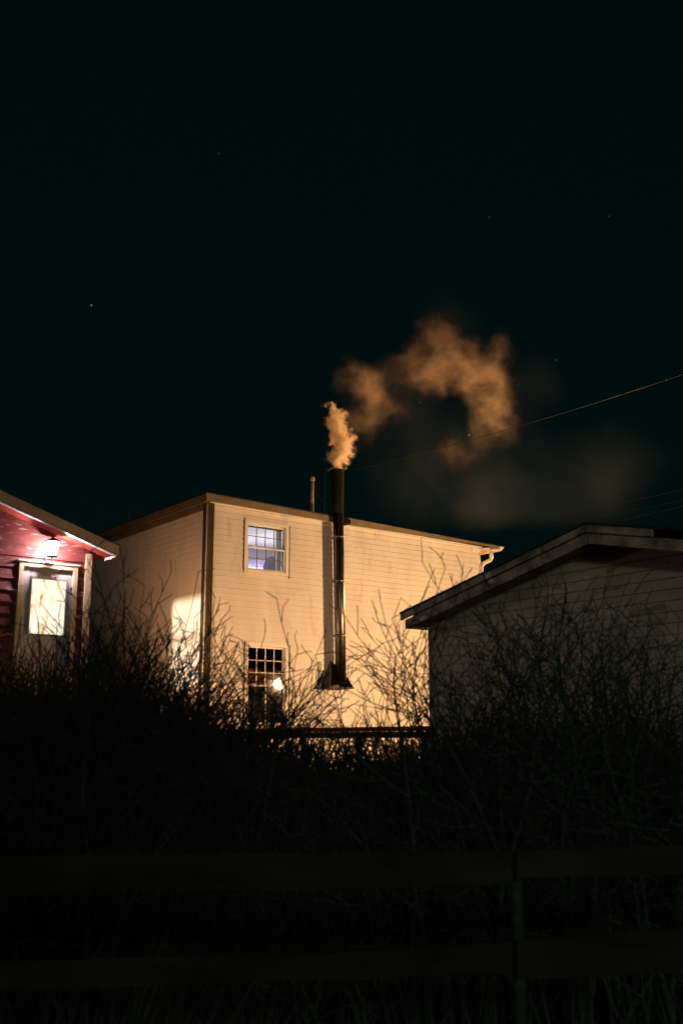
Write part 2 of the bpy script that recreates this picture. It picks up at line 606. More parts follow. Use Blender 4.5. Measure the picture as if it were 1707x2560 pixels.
def window(win, cols, rows_up, rows_lo, rail_z, frame_m, cols_lo=None, muntin_m=None):
    s0, s1, z0, z1 = win
    fr = MB()
    w, d = .062, .028                        # outer casing proud of the siding
    fr.box(W(s0 - w, -d, z0 - .05), R * w, L * .09, Z * (z1 - z0 + .05 + w))
    fr.box(W(s1, -d, z0 - .05), R * w, L * .09, Z * (z1 - z0 + .05 + w))
    fr.box(W(s0, -d, z1), R * (s1 - s0), L * .09, Z * w)
    fr.box(W(s0, -d - .012, z0 - .05), R * (s1 - s0), L * .102, Z * .05)
    wo = fr.build('window', frame_m, house, house, bevel=.003)
    # dark channels the siding butts into
    MB().box(W(s0 - w - .016, -.021, z0 - .055), R * .013, L * .018, Z * (z1 - z0 + .055 + w + .02)).build('window_channel', M['corner_trim'], wo, house)
    MB().box(W(s1 + w + .004, -.021, z0 - .085), R * .020, L * .018, Z * (z1 - z0 + .075 + w)).build('window_channel', M['corner_trim'], wo, house)
    def sash(a, b, inset, nm, cc):
        t = .030
        q = MB()
        q.box(W(s0, inset, a), R * t, L * .03, Z * (b - a))
        q.box(W(s1 - t, inset, a), R * t, L * .03, Z * (b - a))
        q.box(W(s0 + t, inset, a), R * (s1 - s0 - 2 * t), L * .03, Z * t)
        q.box(W(s0 + t, inset, b - t), R * (s1 - s0 - 2 * t), L * .03, Z * t)
        q.build('sash', frame_m, wo, house, bevel=.002)
        mu = MB()
        for k in range(1, cc):
            x = s0 + t + (s1 - s0 - 2 * t) * k / cc
            mu.box(W(x - .006, inset + .006, a + t), R * .012, L * .012, Z * (b - a - 2 * t))
        for k in range(1, nm):
            z = a + t + (b - a - 2 * t) * k / nm
            mu.box(W(s0 + t, inset + .009, z - .006), R * (s1 - s0 - 2 * t), L * .010, Z * .012)
        if mu.v:
            mu.build('muntins', muntin_m or frame_m, wo, house)
        p = MB().quad(W(s0 + t, inset + .022, a + t), W(s1 - t, inset + .022, a + t), W(s1 - t, inset + .022, b - t), W(s0 + t, inset + .022, b - t))
        p.build('pane', M['glass'], wo, house)
    sash(rail_z - .03, z1, .030, rows_up, cols)
    sash(z0, rail_z, .000, rows_lo, cols_lo or cols)
    MB().box(W(s0 + .12, -.012, rail_z + .0005), R * .06, L * .02, Z * .016).build('latch', frame_m, wo, house)
    return wo
uw = window(UW, 4, 2, 2, 4.94, M['vinyl_trim'], muntin_m=M['tan_trim'])  # upper muntins coloured darker tan to look unlit against the bright panes
uw['label'] = 'upper window, lit lilac-white from inside'
lw = window(LW, 4, 3, 1, 2.53, M['vinyl_trim'], 2)
lw['label'] = 'lower window, dark with a warm glare in one corner'

# room behind the upper window: white walls, cool light, curtain, clothes
rm = MB()
a0, a1, b0, b1, c0, c1 = .18, 5.2, .10, 2.7, 4.05, 5.50
rm.quad(W(a0, b1, c0), W(a1, b1, c0), W(a1, b1, c1), W(a0, b1, c1))
rm.quad(W(a0, b0, c0), W(a0, b1, c0), W(a0, b1, c1), W(a0, b0, c1))
rm.quad(W(a1, b0, c0), W(a1, b1, c0), W(a1, b1, c1), W(a1, b0, c1))
rm.quad(W(a0, b0, c0), W(a1, b0, c0), W(a1, b1, c0), W(a0, b1, c0))
rm.build('upper_room', M['room'], house, house)
MB().quad(W(a0, b0, c1), W(a1, b0, c1), W(a1, b1, c1), W(a0, b1, c1)).build('ceiling', M['room_grey'], house, house)
sl = MB()                                    # boxed slope of the ceiling and a door head
sl.prism([W(2.2, 2.3, 5.06), W(3.05, 2.3, 5.10), W(3.05, 2.3, 5.20), W(2.2, 2.3, 5.14)], L * .3)
sl.build('shelf', M['lilac'], house, house)
cl = MB()
cl.prism([W(1.79, 1.0, 4.25), W(2.06, 1.0, 4.25), W(2.07, 1.0, 4.86), W(1.99, 1.0, 5.02), W(1.86, 1.0, 4.98), W(1.80, 1.0, 4.80)], L * .10)
cl.build('hanging_clothes', M['lilac'], house, house, bevel=.02)
cl = MB()
cl.prism([W(1.80, .86, 4.25), W(1.97, .86, 4.25), W(1.99, .86, 4.66), W(1.92, .86, 4.72), W(1.82, .86, 4.66)], L * .06)
cl.build('hanging_clothes', M['navy'], house, house, bevel=.02)
cu = MB()
for k in range(6):
    x = 1.455 + k * .020
    cu.box(W(x, .115 + (.012 if k % 2 else 0), 4.42), R * .017, L * .015, Z * .95)
cu.build('curtain', M['curtain'], house, house)
cu = MB()
for k in range(5):
    x = 1.585 + k * .03
    cu.box(W(x, .105 + (.014 if k % 2 else 0), 4.42), R * .027, L * .02, Z * .98)
cu.build('curtain', M['slate'], house, house)
bl = MB()
bl.box(W(.70, .10, 5.30), R * .95, L * .03, Z * .08)
bl.build('blind', M['tan_trim'], house, house)
light('bedroom_lamp_light', 'POINT', W(2.3, 1.7, 4.25), 105, (.99, .93, 1.0), shadow_soft_size=.15)

# room behind the lower window: dim, a shelf and a table lamp
rm = MB()
c0, c1 = 1.0, 3.6
rm.quad(W(a0, b1, c0), W(a1, b1, c0), W(a1, b1, c1), W(a0, b1, c1))
rm.quad(W(a0, b0, c0), W(a0, b1, c0), W(a0, b1, c1), W(a0, b0, c1))
rm.quad(W(a1, b0, c0), W(a1, b1, c0), W(a1, b1, c1), W(a1, b0, c1))
rm.quad(W(a0, b0, c0), W(a1, b0, c0), W(a1, b1, c0), W(a0, b1, c0))
rm.quad(W(a0, b0, c1), W(a1, b0, c1), W(a1, b1, c1), W(a0, b1, c1))
rm.build('lower_room', M['room_dim'], house, house)
hb = MB()
hb.box(W(1.15, .5, 2.66), R * .14, L * .1, Z * .18)
hb.box(W(1.36, .5, 2.66), R * .10, L * .1, Z * .13)
hb.box(W(.9, .48, 2.62), R * 1.0, L * .2, Z * .03)
hb.build('shelf', M['red_rail'], house, house, bevel=.01)

# chimney pipe on the front wall
PS, PN = 2.655, -.225                          # s, t of the pipe's axis
pipe_r = .100
def pt(z):                                   # the pipe leans a little
    return W(PS - .022 * (z - 2.58), PN, z)
pp = MB().tube([pt(2.57), pt(4.0), pt(5.72)], [pipe_r] * 3, 28)
pipe = pp.build('chimney_pipe', M['steel'], house, house, smooth=True)
pipe['label'] = 'shiny steel stovepipe with a sooty black top'
MB().tube([pt(5.70), pt(6.0), pt(6.52), pt(6.54)], [pipe_r + .004, pipe_r + .010, pipe_r + .024, pipe_r + .026], 28).build('pipe_top', M['black_pipe'], pipe, house, smooth=True)
for z in (3.42, 4.42, 5.24):
    MB().tube([pt(z), pt(z + .012), pt(z + .035), pt(z + .047)], [pipe_r + .002, pipe_r + .009, pipe_r + .009, pipe_r + .002], 28).build('joint_band', M['steel'], pipe, house, smooth=True)
    b = MB()
    p = pt(z + .02)
    b.box(p + R * -.012 + L * pipe_r, R * .024, L * (-PN - pipe_r - .012), Z * .012)
    b.build('wall_strap', M['dark_metal'], pipe, house)
bk = MB()                                    # flared skirt and plate the pipe stands on
base, topz = pt(2.545), 3.0
x0, x1 = PS - .30, PS + .24
bk.prism([W(x0, -.30, 2.50), W(x1, -.30, 2.50), W(x1, -.012, 2.50), W(x0, -.012, 2.50)], Z * .025)
for (sg, e) in ((x0, .20), (x1 - .02, -.10)):
    bk.prism([W(sg, -.02, 2.525), W(sg, -.29, 2.525), W(sg + e, -.06, topz - (0 if e > 0 else .12)), W(sg + e, -.02, topz - (0 if e > 0 else .12))], R * .018)
bk.poly([W(x0 + .01, -.03, 2.526), W(x0 + .21, -.03, topz), W(x1 - .11, -.03, topz - .12), W(x1 - .01, -.03, 2.526)])
bk.build('bracket', M['dark_metal'], pipe, house)
co = MB()
co.box(W(CH[0] + .10, -.20, roof_z(2.7) - .01), R * (CH[1] - CH[0] - .10), L * .19, Z * .09)
co.build('roof_collar', M['black_pipe'], pipe, house, bevel=.01)
gw = MB()
gw.tube([W(2.36, -.10, roof_z(2.4) + .13), W(2.345, -.14, 6.15), W(2.325, -.18, 6.46)], .005, 5)
gw.tube([W(2.35, -.15, 6.0), W(2.349, -.15, 6.06)], .011, 6)
gw.build('stay_wire', M['wire'], pipe, house)
cd = MB()
cd.tube([W(2.30, -.03, 2.98), W(2.30, -.03, 2.40)], .010, 6)
cd.tube([W(2.36, -.03, 2.98), W(2.33, -.03, 2.60)], .006, 6)
cd.build('conduit', M['dark_metal'], house, house)

# service mast on the roof, with its cap and guy wire
ms = thing('service_mast', 'short weathered mast with a rounded cap standing on the cream house roof', 'mast', W(2.50, .50, roof_z(2.5) + .13))
mt = ms.location.copy()
MB().tube([mt, mt + Z * .76], [.042, .042], 12).build('mast_pole', M['wood_post'], ms, ms, smooth=True)
MB().lathe(mt + Z * .76, [(.030, 0), (.055, .02), (.060, .055), (.048, .09), (.02, .11)], 14).build('mast_cap', M['wood_post'], ms, ms, smooth=True)
MB().tube([mt + Z * .62 + R * .03, W(2.62, .0, roof_z(2.6) + .14)], .005, 5).build('guy_wire', M['wire'], ms, ms)
# thin aerial rod on the far left of the roof
an = W(.05, 3.3, roof_z(0) + .14)
tag(MB().tube([an, an + Z * .28], [.008, .005], 6).build('aerial_rod', M['wire']), 'thin bare rod standing on the left edge of the cream house roof', 'aerial')

# ------------------------------------------------------------------ red house
red = thing('red_house', 'red clapboard house with a lit porch lantern above its glowing door', 'house', V((H.x, H.y, 1.9)))
def Q(q, n, z):                              # q along the front wall to the left, n out of it
    return H - R * q + N * n + Z * z
RW, RD, RF = 5.4, 7.0, 1.95                  # width, depth, floor
def red_top(q): return 3.95 + .326 * min(q, RW - q)
DQ0, DQ1, DZ0, DZ1 = .215, .84, 2.06, 3.66   # door slab
rw = siding(MB(), H, -R, N, 0, RW, RF, 4.9, .141, .022, [(DQ0, DQ1, DZ0, DZ1)], top=red_top, seams=2.4, rng=random.Random(8))
rw.build('front_wall', M['red_board'], red, red)
SWIN = (3.02, 3.60, 2.97, 3.75)              # side window, along L from H
sw = siding(MB(), H, L, R, 0, RD, RF, 3.95, .141, .022, [(SWIN[0] + .37, SWIN[1] + .37, SWIN[2], SWIN[3])])
sw.build('side_wall', M['red_board'], red, red)
rb = MB()
rb.quad(Q(0, -RD, RF), Q(RW, -RD, RF), Q(RW, -RD, 3.9), Q(0, -RD, 3.9))
rb.poly([Q(0, -RD, 3.9), Q(RW, -RD, 3.9), Q(RW / 2, -RD, red_top(RW / 2))])
rb.build('rear_wall', M['red_board'], red, red)
rl = MB().quad(Q(RW, 0, RF), Q(RW, -RD, RF), Q(RW, -RD, 3.9), Q(RW, 0, 3.9))
rl.build('side_wall', M['red_board'], red, red)
MB().box(Q(.02, -.02, .6), -R * (RW - .04), L * (RD - .04), Z * (RF - .6)).build('foundation', M['dark_plank'], red, red)
# inside: floor and the wall that keeps the lamp's light from the door
ri = MB()
ri.quad(Q(.03, -.05, RF + .02), Q(RW - .03, -.05, RF + .02), Q(RW - .03, -RD + .05, RF + .02), Q(.03, -RD + .05, RF + .02))
ri.build('floor', M['room_dim'], red, red)
# roof with a front overhang of .3
OV = .30
def rr(q): return 4.02 + .326 * q
pk = RW / 2
ro = MB()
E0 = -.235
ro.prism([Q(E0, OV, rr(E0) + .03), Q(pk, OV, rr(pk) + .03), Q(pk, OV, rr(pk) + .055), Q(E0, OV, rr(E0) + .055)], L * (RD + OV + .2))
ro.prism([Q(RW - E0, OV, rr(E0) + .03), Q(pk, OV, rr(pk) + .03), Q(pk, OV, rr(pk) + .055), Q(RW - E0, OV, rr(E0) + .055)], L * (RD + OV + .2))
ro.build('roof', M['roofing'], red, red)
fa = MB()
fa.prism([Q(E0 - .01, OV + .002, rr(E0) - .072), Q(pk, OV + .002, rr(pk) - .072), Q(pk, OV + .002, rr(pk) + .05), Q(E0 - .01, OV + .002, rr(E0) + .045)], N * .03)
fa.prism([Q(RW - E0, OV + .002, rr(E0) - .072), Q(pk, OV + .002, rr(pk) - .072), Q(pk, OV + .002, rr(pk) + .05), Q(RW - E0, OV + .002, rr(E0) + .045)], N * .03)
fa.build('rake_fascia', M['rake_tan'], red, red, bevel=.004)
we = MB()                                    # pale strip painted as the rake board's lamp-lit bottom edge; white drip edge at the eave
we.prism([Q(E0, OV - .04, rr(E0) - .09), Q(pk, OV - .04, rr(pk) - .09), Q(pk, OV - .04, rr(pk) - .068), Q(E0, OV - .04, rr(E0) - .068)], N * .06)
we.box(Q(E0 - .012, OV - .02, rr(E0) - .10), R * -.024, N * -.33, Z * .05)
we.build('eave_edge', M['white_edge'], red, red, bevel=.003)
sf = MB()
sf.prism([Q(E0 + .02, OV - .045, rr(E0 + .02) - .075), Q(pk, OV - .045, rr(pk) - .075), Q(pk, OV - .045, rr(pk) - .05), Q(E0 + .02, OV - .045, rr(E0 + .02) - .05)], L * (OV - .05))
sf.build('rake_soffit', M['red_soffit'], red, red)
sf = MB()
sf.prism([Q(E0 + .02, 0, rr(E0) - .06), Q(-.03, 0, rr(-.03) - .06), Q(-.03, 0, rr(-.03) - .04), Q(E0 + .02, 0, rr(E0) - .04)], L * RD)
sf.build('eave_soffit', M['red_soffit'], red, red)
MB().box(Q(.052, .0, RF), R * .080, N * .034, Z * (3.90 - RF)).build('corner_post', M['cream_paint'], red, red, bevel=.004)
MB().box(Q(-.028, .032, RF), R * .006, L * .10, Z * (3.88 - RF)).build('corner_post', M['cream_paint'], red, red)
# door
w = .062
df = MB()
df.box(Q(DQ0 - w, 0, DZ0), -R * w, N * .045, Z * (DZ1 - DZ0 + w))
df.box(Q(DQ1, 0, DZ0), -R * w, N * .045, Z * (DZ1 - DZ0 + w))
df.box(Q(DQ0, 0, DZ1), -R * (DQ1 - DQ0), N * .045, Z * w)
dr_frame = df
GQ0, GQ1, GZ0, GZ1 = .268, .74, 2.84, 3.545
sd = MB()
sd.box(Q(DQ0, -.02, DZ0), -R * (GQ0 - DQ0), N * .03, Z * (DZ1 - DZ0))
sd.box(Q(GQ1, -.02, DZ0), -R * (DQ1 - GQ1), N * .03, Z * (DZ1 - DZ0))
sd.box(Q(GQ0, -.02, GZ1), -R * (GQ1 - GQ0), N * .03, Z * (DZ1 - GZ1))
sd.box(Q(GQ0, -.02, DZ0), -R * (GQ1 - GQ0), N * .03, Z * (GZ0 - DZ0))
door = sd.build('door', M['door_paint'], red, red, bevel=.003)
df.build('door_frame', M['cream_paint'], door, red, bevel=.004)
MB().box(Q(DQ0 - w - .02, 0, DZ1 + w), -R * (DQ1 - DQ0 + 2 * w + .04), N * .06, Z * .018).build('drip_cap', M['white_edge'], door, red)
gb = MB()
for (a, b, c, d) in ((GQ0, GQ0 + .018, GZ0, GZ1), (GQ1 - .018, GQ1, GZ0, GZ1), (GQ0 + .018, GQ1 - .018, GZ1 - .018, GZ1), (GQ0 + .018, GQ1 - .018, GZ0, GZ0 + .018)):
    gb.box(Q(a, .006, c), -R * (b - a), N * .016, Z * (d - c))
gb.build('glass_bead', M['door_paint'], door, red, bevel=.003)
MB().quad(Q(GQ0 + .018, -.002, GZ0 + .018), Q(GQ1 - .018, -.002, GZ0 + .018), Q(GQ1 - .018, -.002, GZ1 - .018), Q(GQ0 + .018, -.002, GZ1 - .018)).build('glass_panel', M['door_glass'], door, red)
MB().box(Q(DQ0 - .004, .011, 3.36), -R * .014, N * .02, Z * .10).build('hinge', M['dark_metal'], door, red)
# lantern on a scrolled arm, capped
LQ, LN, LZ = .55, .17, 3.80
lc = Q(LQ, LN, LZ)
la = MB()
hook = []
for k in range(15):                          # scrolled hook below the lantern
    th = math.pi * (-.02 + 1.15 * k / 14.0)
    hook.append(lc - Z * .035 - R * (.048 - .048 * math.cos(th)) - Z * (.062 * math.sin(th)))
la.tube([lc - Z * .012] + hook, .008, 8)
la.tube([hook[7], hook[7] - N * .06 - Z * .01, Q(LQ + .04, .02, LZ - .10)], .008, 8)
la.lathe(Q(LQ + .04, .022, LZ - .10), [(.0, 0), (.040, 0), (.040, .012), (.0, .014)], 14, N)
la.lathe(lc - Z * .018, [(.012, 0), (.062, .004), (.066, .018)], 12)
lan = la.build('wall_lantern', M['lantern_iron'], red, red, smooth=True)
MB().lathe(lc, [(.042, .002), (.054, .02), (.076, .165), (.074, .172)], 8, Z, close=False).build('lantern_glass', M['lantern_glass'], lan, red)
MB().lathe(lc + Z * .174, [(.094, 0), (.096, .008), (.060, .030), (.022, .048), (.014, .060), (.016, .068), (.0, .075)], 16).build('lantern_cap', M['lantern_iron'], lan, red, smooth=True)
MB().lathe(lc + Z * .05, [(.004, 0), (.020, .02), (.024, .05), (.012, .08), (.003, .09)], 10).build('bulb', M['lantern_bulb'], lan, red, smooth=True)
light('lantern_light', 'POINT', lc + Z * .085, 620, (1.0, .78, .80), shadow_soft_size=.026)
# side window toward the cream house (its lamp throws the bright patch on that wall)
sw_ = MB()
for (a, b, c, d) in ((SWIN[0] - .05, SWIN[0], SWIN[2] - .05, SWIN[3] + .05), (SWIN[1], SWIN[1] + .05, SWIN[2] - .05, SWIN[3] + .05), (SWIN[0], SWIN[1], SWIN[3], SWIN[3] + .05), (SWIN[0], SWIN[1], SWIN[2] - .05, SWIN[2]), (SWIN[0], SWIN[1], 3.385, 3.43)):
    sw_.box(H + L * (a + .37) + R * .0 + Z * c, L * (b - a), R * .03, Z * (d - c))
sw_.build('window', M['cream_paint'], red, red)
lp = C + R * -6.9 + L * .60 + Z * 3.50
sp = light('room_lamp_light', 'SPOT', lp, 3300, (1.0, .86, .66), shadow_soft_size=.10, spot_size=math.radians(25), spot_blend=.75)
sp.rotation_euler = (-(R * 6.9 + Z * -.06)).to_track_quat('Z', 'Y').to_euler()

# deck in front of the red house
dk = thing('wooden_deck', 'dark low wooden deck in front of the red house door', 'deck', Q(1.0, 1.0, 1.4))
MB().box(Q(4.8, .06, 1.97), R * 5.0, N * 1.75, Z * .06).build('deck_floor', M['dark_plank'], dk, dk, bevel=.01)
sk = MB()
for k in range(33):
    sk.box(Q(4.78 - k * .148, 1.755, .9), R * .143, N * .025, Z * 1.065)
sk.build('deck_skirt', M['dark_plank'], dk, dk)

# ------------------------------------------------------------------ grey shed
shed = thing('grey_shed', 'grey clapboard shed with a low gable and weathered rake boards', 'shed', V((S.x, S.y, .7)))
def T(q, n, z):                              # q along the gable wall to the right (nearer), n out of it
    return S - L * q - R * n + Z * z
SW_, SD_ = 5.20, 4.6
SA = 2.60
def st(q): return 3.03 + .218 * (q if q < SA else 2 * SA - q) - .03
gw_ = siding(MB(), S, -L, -R, 0, SW_, .5, 3.6, .1016, .008, top=lambda q: st(q) - .02, seams=3.2, rng=random.Random(3), groove=.005)
gw_.build('gable_wall', M['shed_wall'], shed, shed)
sw2 = MB()
for (a, b) in ((T(0, 0, 0), T(0, -SD_, 0)), (T(SW_, 0, 0), T(SW_, -SD_, 0)), (T(0, -SD_, 0), T(SW_, -SD_, 0))):
    sw2.quad(a + Z * .5, b + Z * .5, b + Z * 2.98, a + Z * 2.98)
sw2.poly([T(0, -SD_, 2.98), T(SW_, -SD_, 2.98), T(SA, -SD_, 3.55)])
sw2.build('shed_walls', M['shed_wall'], shed, shed)
MB().box(T(-.018, -.02, .5), -L * .075, -R * .045, Z * 2.38).build('corner_board', M['shed_rake'], shed, shed, bevel=.004)
GO = .30
def sr(q): return 3.045 + .218 * (q if q < SA else 2 * SA - q)
E0 = -.16
rfm = MB()
rfm.prism([T(E0, GO + .03, sr(E0) + .0), T(SA, GO + .03, sr(SA)), T(SA, GO + .03, sr(SA) + .022), T(E0, GO + .03, sr(E0) + .022)], R * (SD_ + GO + .2))
rfm.prism([T(SA, GO + .03, sr(SA)), T(2 * SA - E0, GO + .03, sr(E0)), T(2 * SA - E0, GO + .03, sr(E0) + .022), T(SA, GO + .03, sr(SA) + .022)], R * (SD_ + GO + .2))
rfm.build('roof', M['shed_edge'], shed, shed)
rk = MB()                                    # upper, thinner rake strip; it stops short on the right
rk.prism([T(E0 + .01, GO + .002, sr(E0 + .01) - .075), T(SA, GO + .002, sr(SA) - .075), T(SA, GO + .002, sr(SA) - .004), T(E0 + .01, GO + .002, sr(E0 + .01) - .004)], -R * .022)
rk.prism([T(SA + .012, GO + .002, sr(SA + .012) - .075), T(3.36, GO + .002, sr(3.36) - .075), T(3.36, GO + .002, sr(3.36) - .004), T(SA + .012, GO + .002, sr(SA + .012) - .004)], -R * .022)
rk.build('rake_strip', M['shed_rake'], shed, shed, bevel=.004)
rk = MB()
rk.prism([T(E0 + .06, GO - .03, sr(E0 + .06) - .185), T(SA, GO - .03, sr(SA) - .185), T(SA, GO - .03, sr(SA) - .079), T(E0 + .06, GO - .03, sr(E0 + .06) - .079)], -R * .028)
rk.prism([T(SA + .012, GO - .03, sr(SA + .012) - .185), T(2 * SA - E0, GO - .03, sr(E0) - .185), T(2 * SA - E0, GO - .03, sr(E0) - .079), T(SA + .012, GO - .03, sr(SA + .012) - .079)], -R * .028)
rk.build('rake_board', M['shed_rake'], shed, shed, bevel=.004)
sf = MB()
sf.prism([T(E0 + .08, GO - .035, sr(E0) - .15), T(SA, GO - .035, sr(SA) - .13), T(SA, GO - .035, sr(SA) - .11), T(E0 + .08, GO - .035, sr(E0) - .13)], R * (GO - .05))
sf.prism([T(SA, GO - .035, sr(SA) - .13), T(2 * SA - E0, GO - .035, sr(E0) - .15), T(2 * SA - E0, GO - .035, sr(E0) - .13), T(SA, GO - .035, sr(SA) - .11)], R * (GO - .05))
sf.prism([T(E0 + .06, GO - .04, 2.845), T(.02, GO - .04, 2.845), T(.02, GO - .04, 2.86), T(E0 + .06, GO - .04, 2.86)], R * (SD_ + GO))
sf.build('soffit', M['shed_rake'], shed, shed)

# ------------------------------------------------------------------ outbuilding behind the shed, carrying the yard lamp
ob = thing('outbuilding', 'red outbuilding behind the grey shed with a yard lamp on its wall', 'outbuilding', W(4.8, -6.2, .8))
def O(s, n, z): return W(s, -5.32 - n, z)
ow = siding(MB(), W(3.6, -5.32, 0), R, L, 0, 2.4, .8, 2.75, .1016, .013)
ow.build('wall', M['shed_wall'], ob, ob)
MB().box(O(3.6, -.01, 2.752), R * 2.4, -L * .03, Z * .40).build('gable_band', M['red_board'], ob, ob)
MB().box(O(3.55, -.06, 3.10), R * 2.5, -L * .04, Z * .045).build('eave_trim', M['white_edge'], ob, ob)
wl = MB()
wl.quad(O(3.6, 0, .8), O(3.6, 1.4, .8), O(3.6, 1.4, 3.15), O(3.6, 0, 3.15))
wl.quad(O(6.0, 0, .8), O(6.0, 1.4, .8), O(6.0, 1.4, 3.15), O(6.0, 0, 3.15))
wl.quad(O(3.6, 1.4, .8), O(6.0, 1.4, .8), O(6.0, 1.4, 3.15), O(3.6, 1.4, 3.15))
wl.build('side_wall', M['red_board'], ob, ob)
MB().box(O(3.5, -.1, 3.15), R * 2.6, -L * 1.6, Z * .06).build('roof', M['roofing'], ob, ob)
MB().tube([O(4.8, 0, 2.97), O(4.8, -.15, 3.0), O(4.8, -.32, 2.97)], .012, 8).build('lamp_arm', M['lantern_iron'], ob, ob, smooth=True)

# ------------------------------------------------------------------ red-railed fence between the shed and the cream house
rf = thing('garden_fence', 'dark low fence with a red top rail in front of the cream house', 'fence', S + L * 2.4 + Z * .8)
def G(q, n, z): return S + L * q - R * n + Z * z
tr = MB()
tr.box(G(.0, -.05, 1.70), L * 4.95, -R * .10, Z * .055)
tr.build('top_rail', M['red_rail'], rf, rf, bevel=.006)
MB().box(G(.0, -.02, 1.625), L * 4.93, -R * .035, Z * .072).build('rail_board', M['dark_plank'], rf, rf)
po = MB()
for (q, top) in ((.05, 1.695), (1.25, 1.695), (2.45, 1.695), (4.88, 1.695)):
    MB().box(G(q, .02, .6), L * .05, -R * .06, Z * (top - .6)).build('fence_post', M['dark_plank'], rf, rf)
MB().box(G(3.68, .025, .6), L * .062, -R * .062, Z * 1.68).build('fence_post', M['dark_plank'], rf, rf)
pk_ = MB()
for k in range(11):
    pk_.box(G(3.75 + k * .101, .005, .75), L * .095, -R * .02, Z * (.84 if k not in (3, 4, 7) else .80))
pk_.build('plank_panel', M['dark_plank'], rf, rf)
MB().box(G(.1, -.015, 1.02), L * 3.6, -R * .03, Z * .09).build('rail_board', M['dark_plank'], rf, rf)

# ------------------------------------------------------------------ wires
def wire(name, a, b, sag, r, label):
    pts = []
    for k in range(33):
        f_ = k / 32
        p = a.lerp(b, f_)
        p.z -= sag * 4 * f_ * (1 - f_)
        pts.append(p)
    tag(MB().tube(pts, r, 5).build(name, M['wire']), label, 'wire', 'overhead wires')
wire('overhead_wire', mt + Z * .80, at(1760, 918, 13.5), .10, .0052, 'highest overhead wire, running from the mast past the smoke to the right')
wire('overhead_wire', at(1060, 1333, 30), at(1760, 1212, 19), .12, .0032, 'faint overhead wire above the wire that meets the shed ridge')
wire('overhead_wire', at(1130, 1347, 30), at(1760, 1238, 19), .10, .0028, 'faintest overhead wire, running between two other low wires')
wire('overhead_wire', at(1195, 1361, 30), at(1760, 1252, 19), .10, .0038, 'lowest overhead wire, passing just over the ridge of the grey shed')

# ------------------------------------------------------------------ foreground board fence
ff = thing('board_fence', 'weathered fence of wide horizontal boards in the dark foreground', 'fence', V((0, 4.25, 0)))
FY = 4.25
def board(pts_top, pts_bot, name, y0=FY):
    m = MB()
    n = len(pts_top)
    for (px, py) in pts_top: m.v.append(at(px, py, y0))
    for (px, py) in pts_bot: m.v.append(at(px, py, y0))
    for p in list(m.v): m.v.append(p + V((0, .028, 0)))
    for i in range(n - 1):
        m.f.append((n + i, n + i + 1, i + 1, i))
        m.f.append((2 * n + i, 2 * n + i + 1, 3 * n + i + 1, 3 * n + i))
        m.f.append((i, i + 1, 2 * n + i + 1, 2 * n + i))
        m.f.append((3 * n + i, 3 * n + i + 1, n + i + 1, n + i))
    m.f.append((0, 2 * n, 3 * n, n))
    m.f.append((n - 1, 2 * n - 1, 4 * n - 1, 3 * n - 1))
    return m.build(name, M['board'], ff, ff)
X = [-300, 0, 330, 640, 900, 1110, 1280]
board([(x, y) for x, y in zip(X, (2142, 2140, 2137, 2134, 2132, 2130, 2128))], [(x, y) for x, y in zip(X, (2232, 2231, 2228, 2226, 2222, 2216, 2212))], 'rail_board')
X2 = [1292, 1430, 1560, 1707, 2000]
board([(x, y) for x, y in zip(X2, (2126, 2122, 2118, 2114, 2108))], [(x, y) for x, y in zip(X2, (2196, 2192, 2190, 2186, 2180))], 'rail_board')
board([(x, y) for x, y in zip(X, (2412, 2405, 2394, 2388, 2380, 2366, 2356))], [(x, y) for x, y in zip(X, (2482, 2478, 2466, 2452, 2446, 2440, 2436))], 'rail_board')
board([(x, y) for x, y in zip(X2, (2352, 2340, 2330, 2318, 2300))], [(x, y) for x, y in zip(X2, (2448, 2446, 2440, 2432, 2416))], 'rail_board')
for px in (1286, -160):
    a = at(px, 2100, FY + .035)
    MB().tube([V((a.x, a.y + .05, -.6)), V((a.x + .01, a.y + .05, a.z - .06))], [.028, .025], 9).build('fence_post', M['bark'], ff, ff, smooth=True)

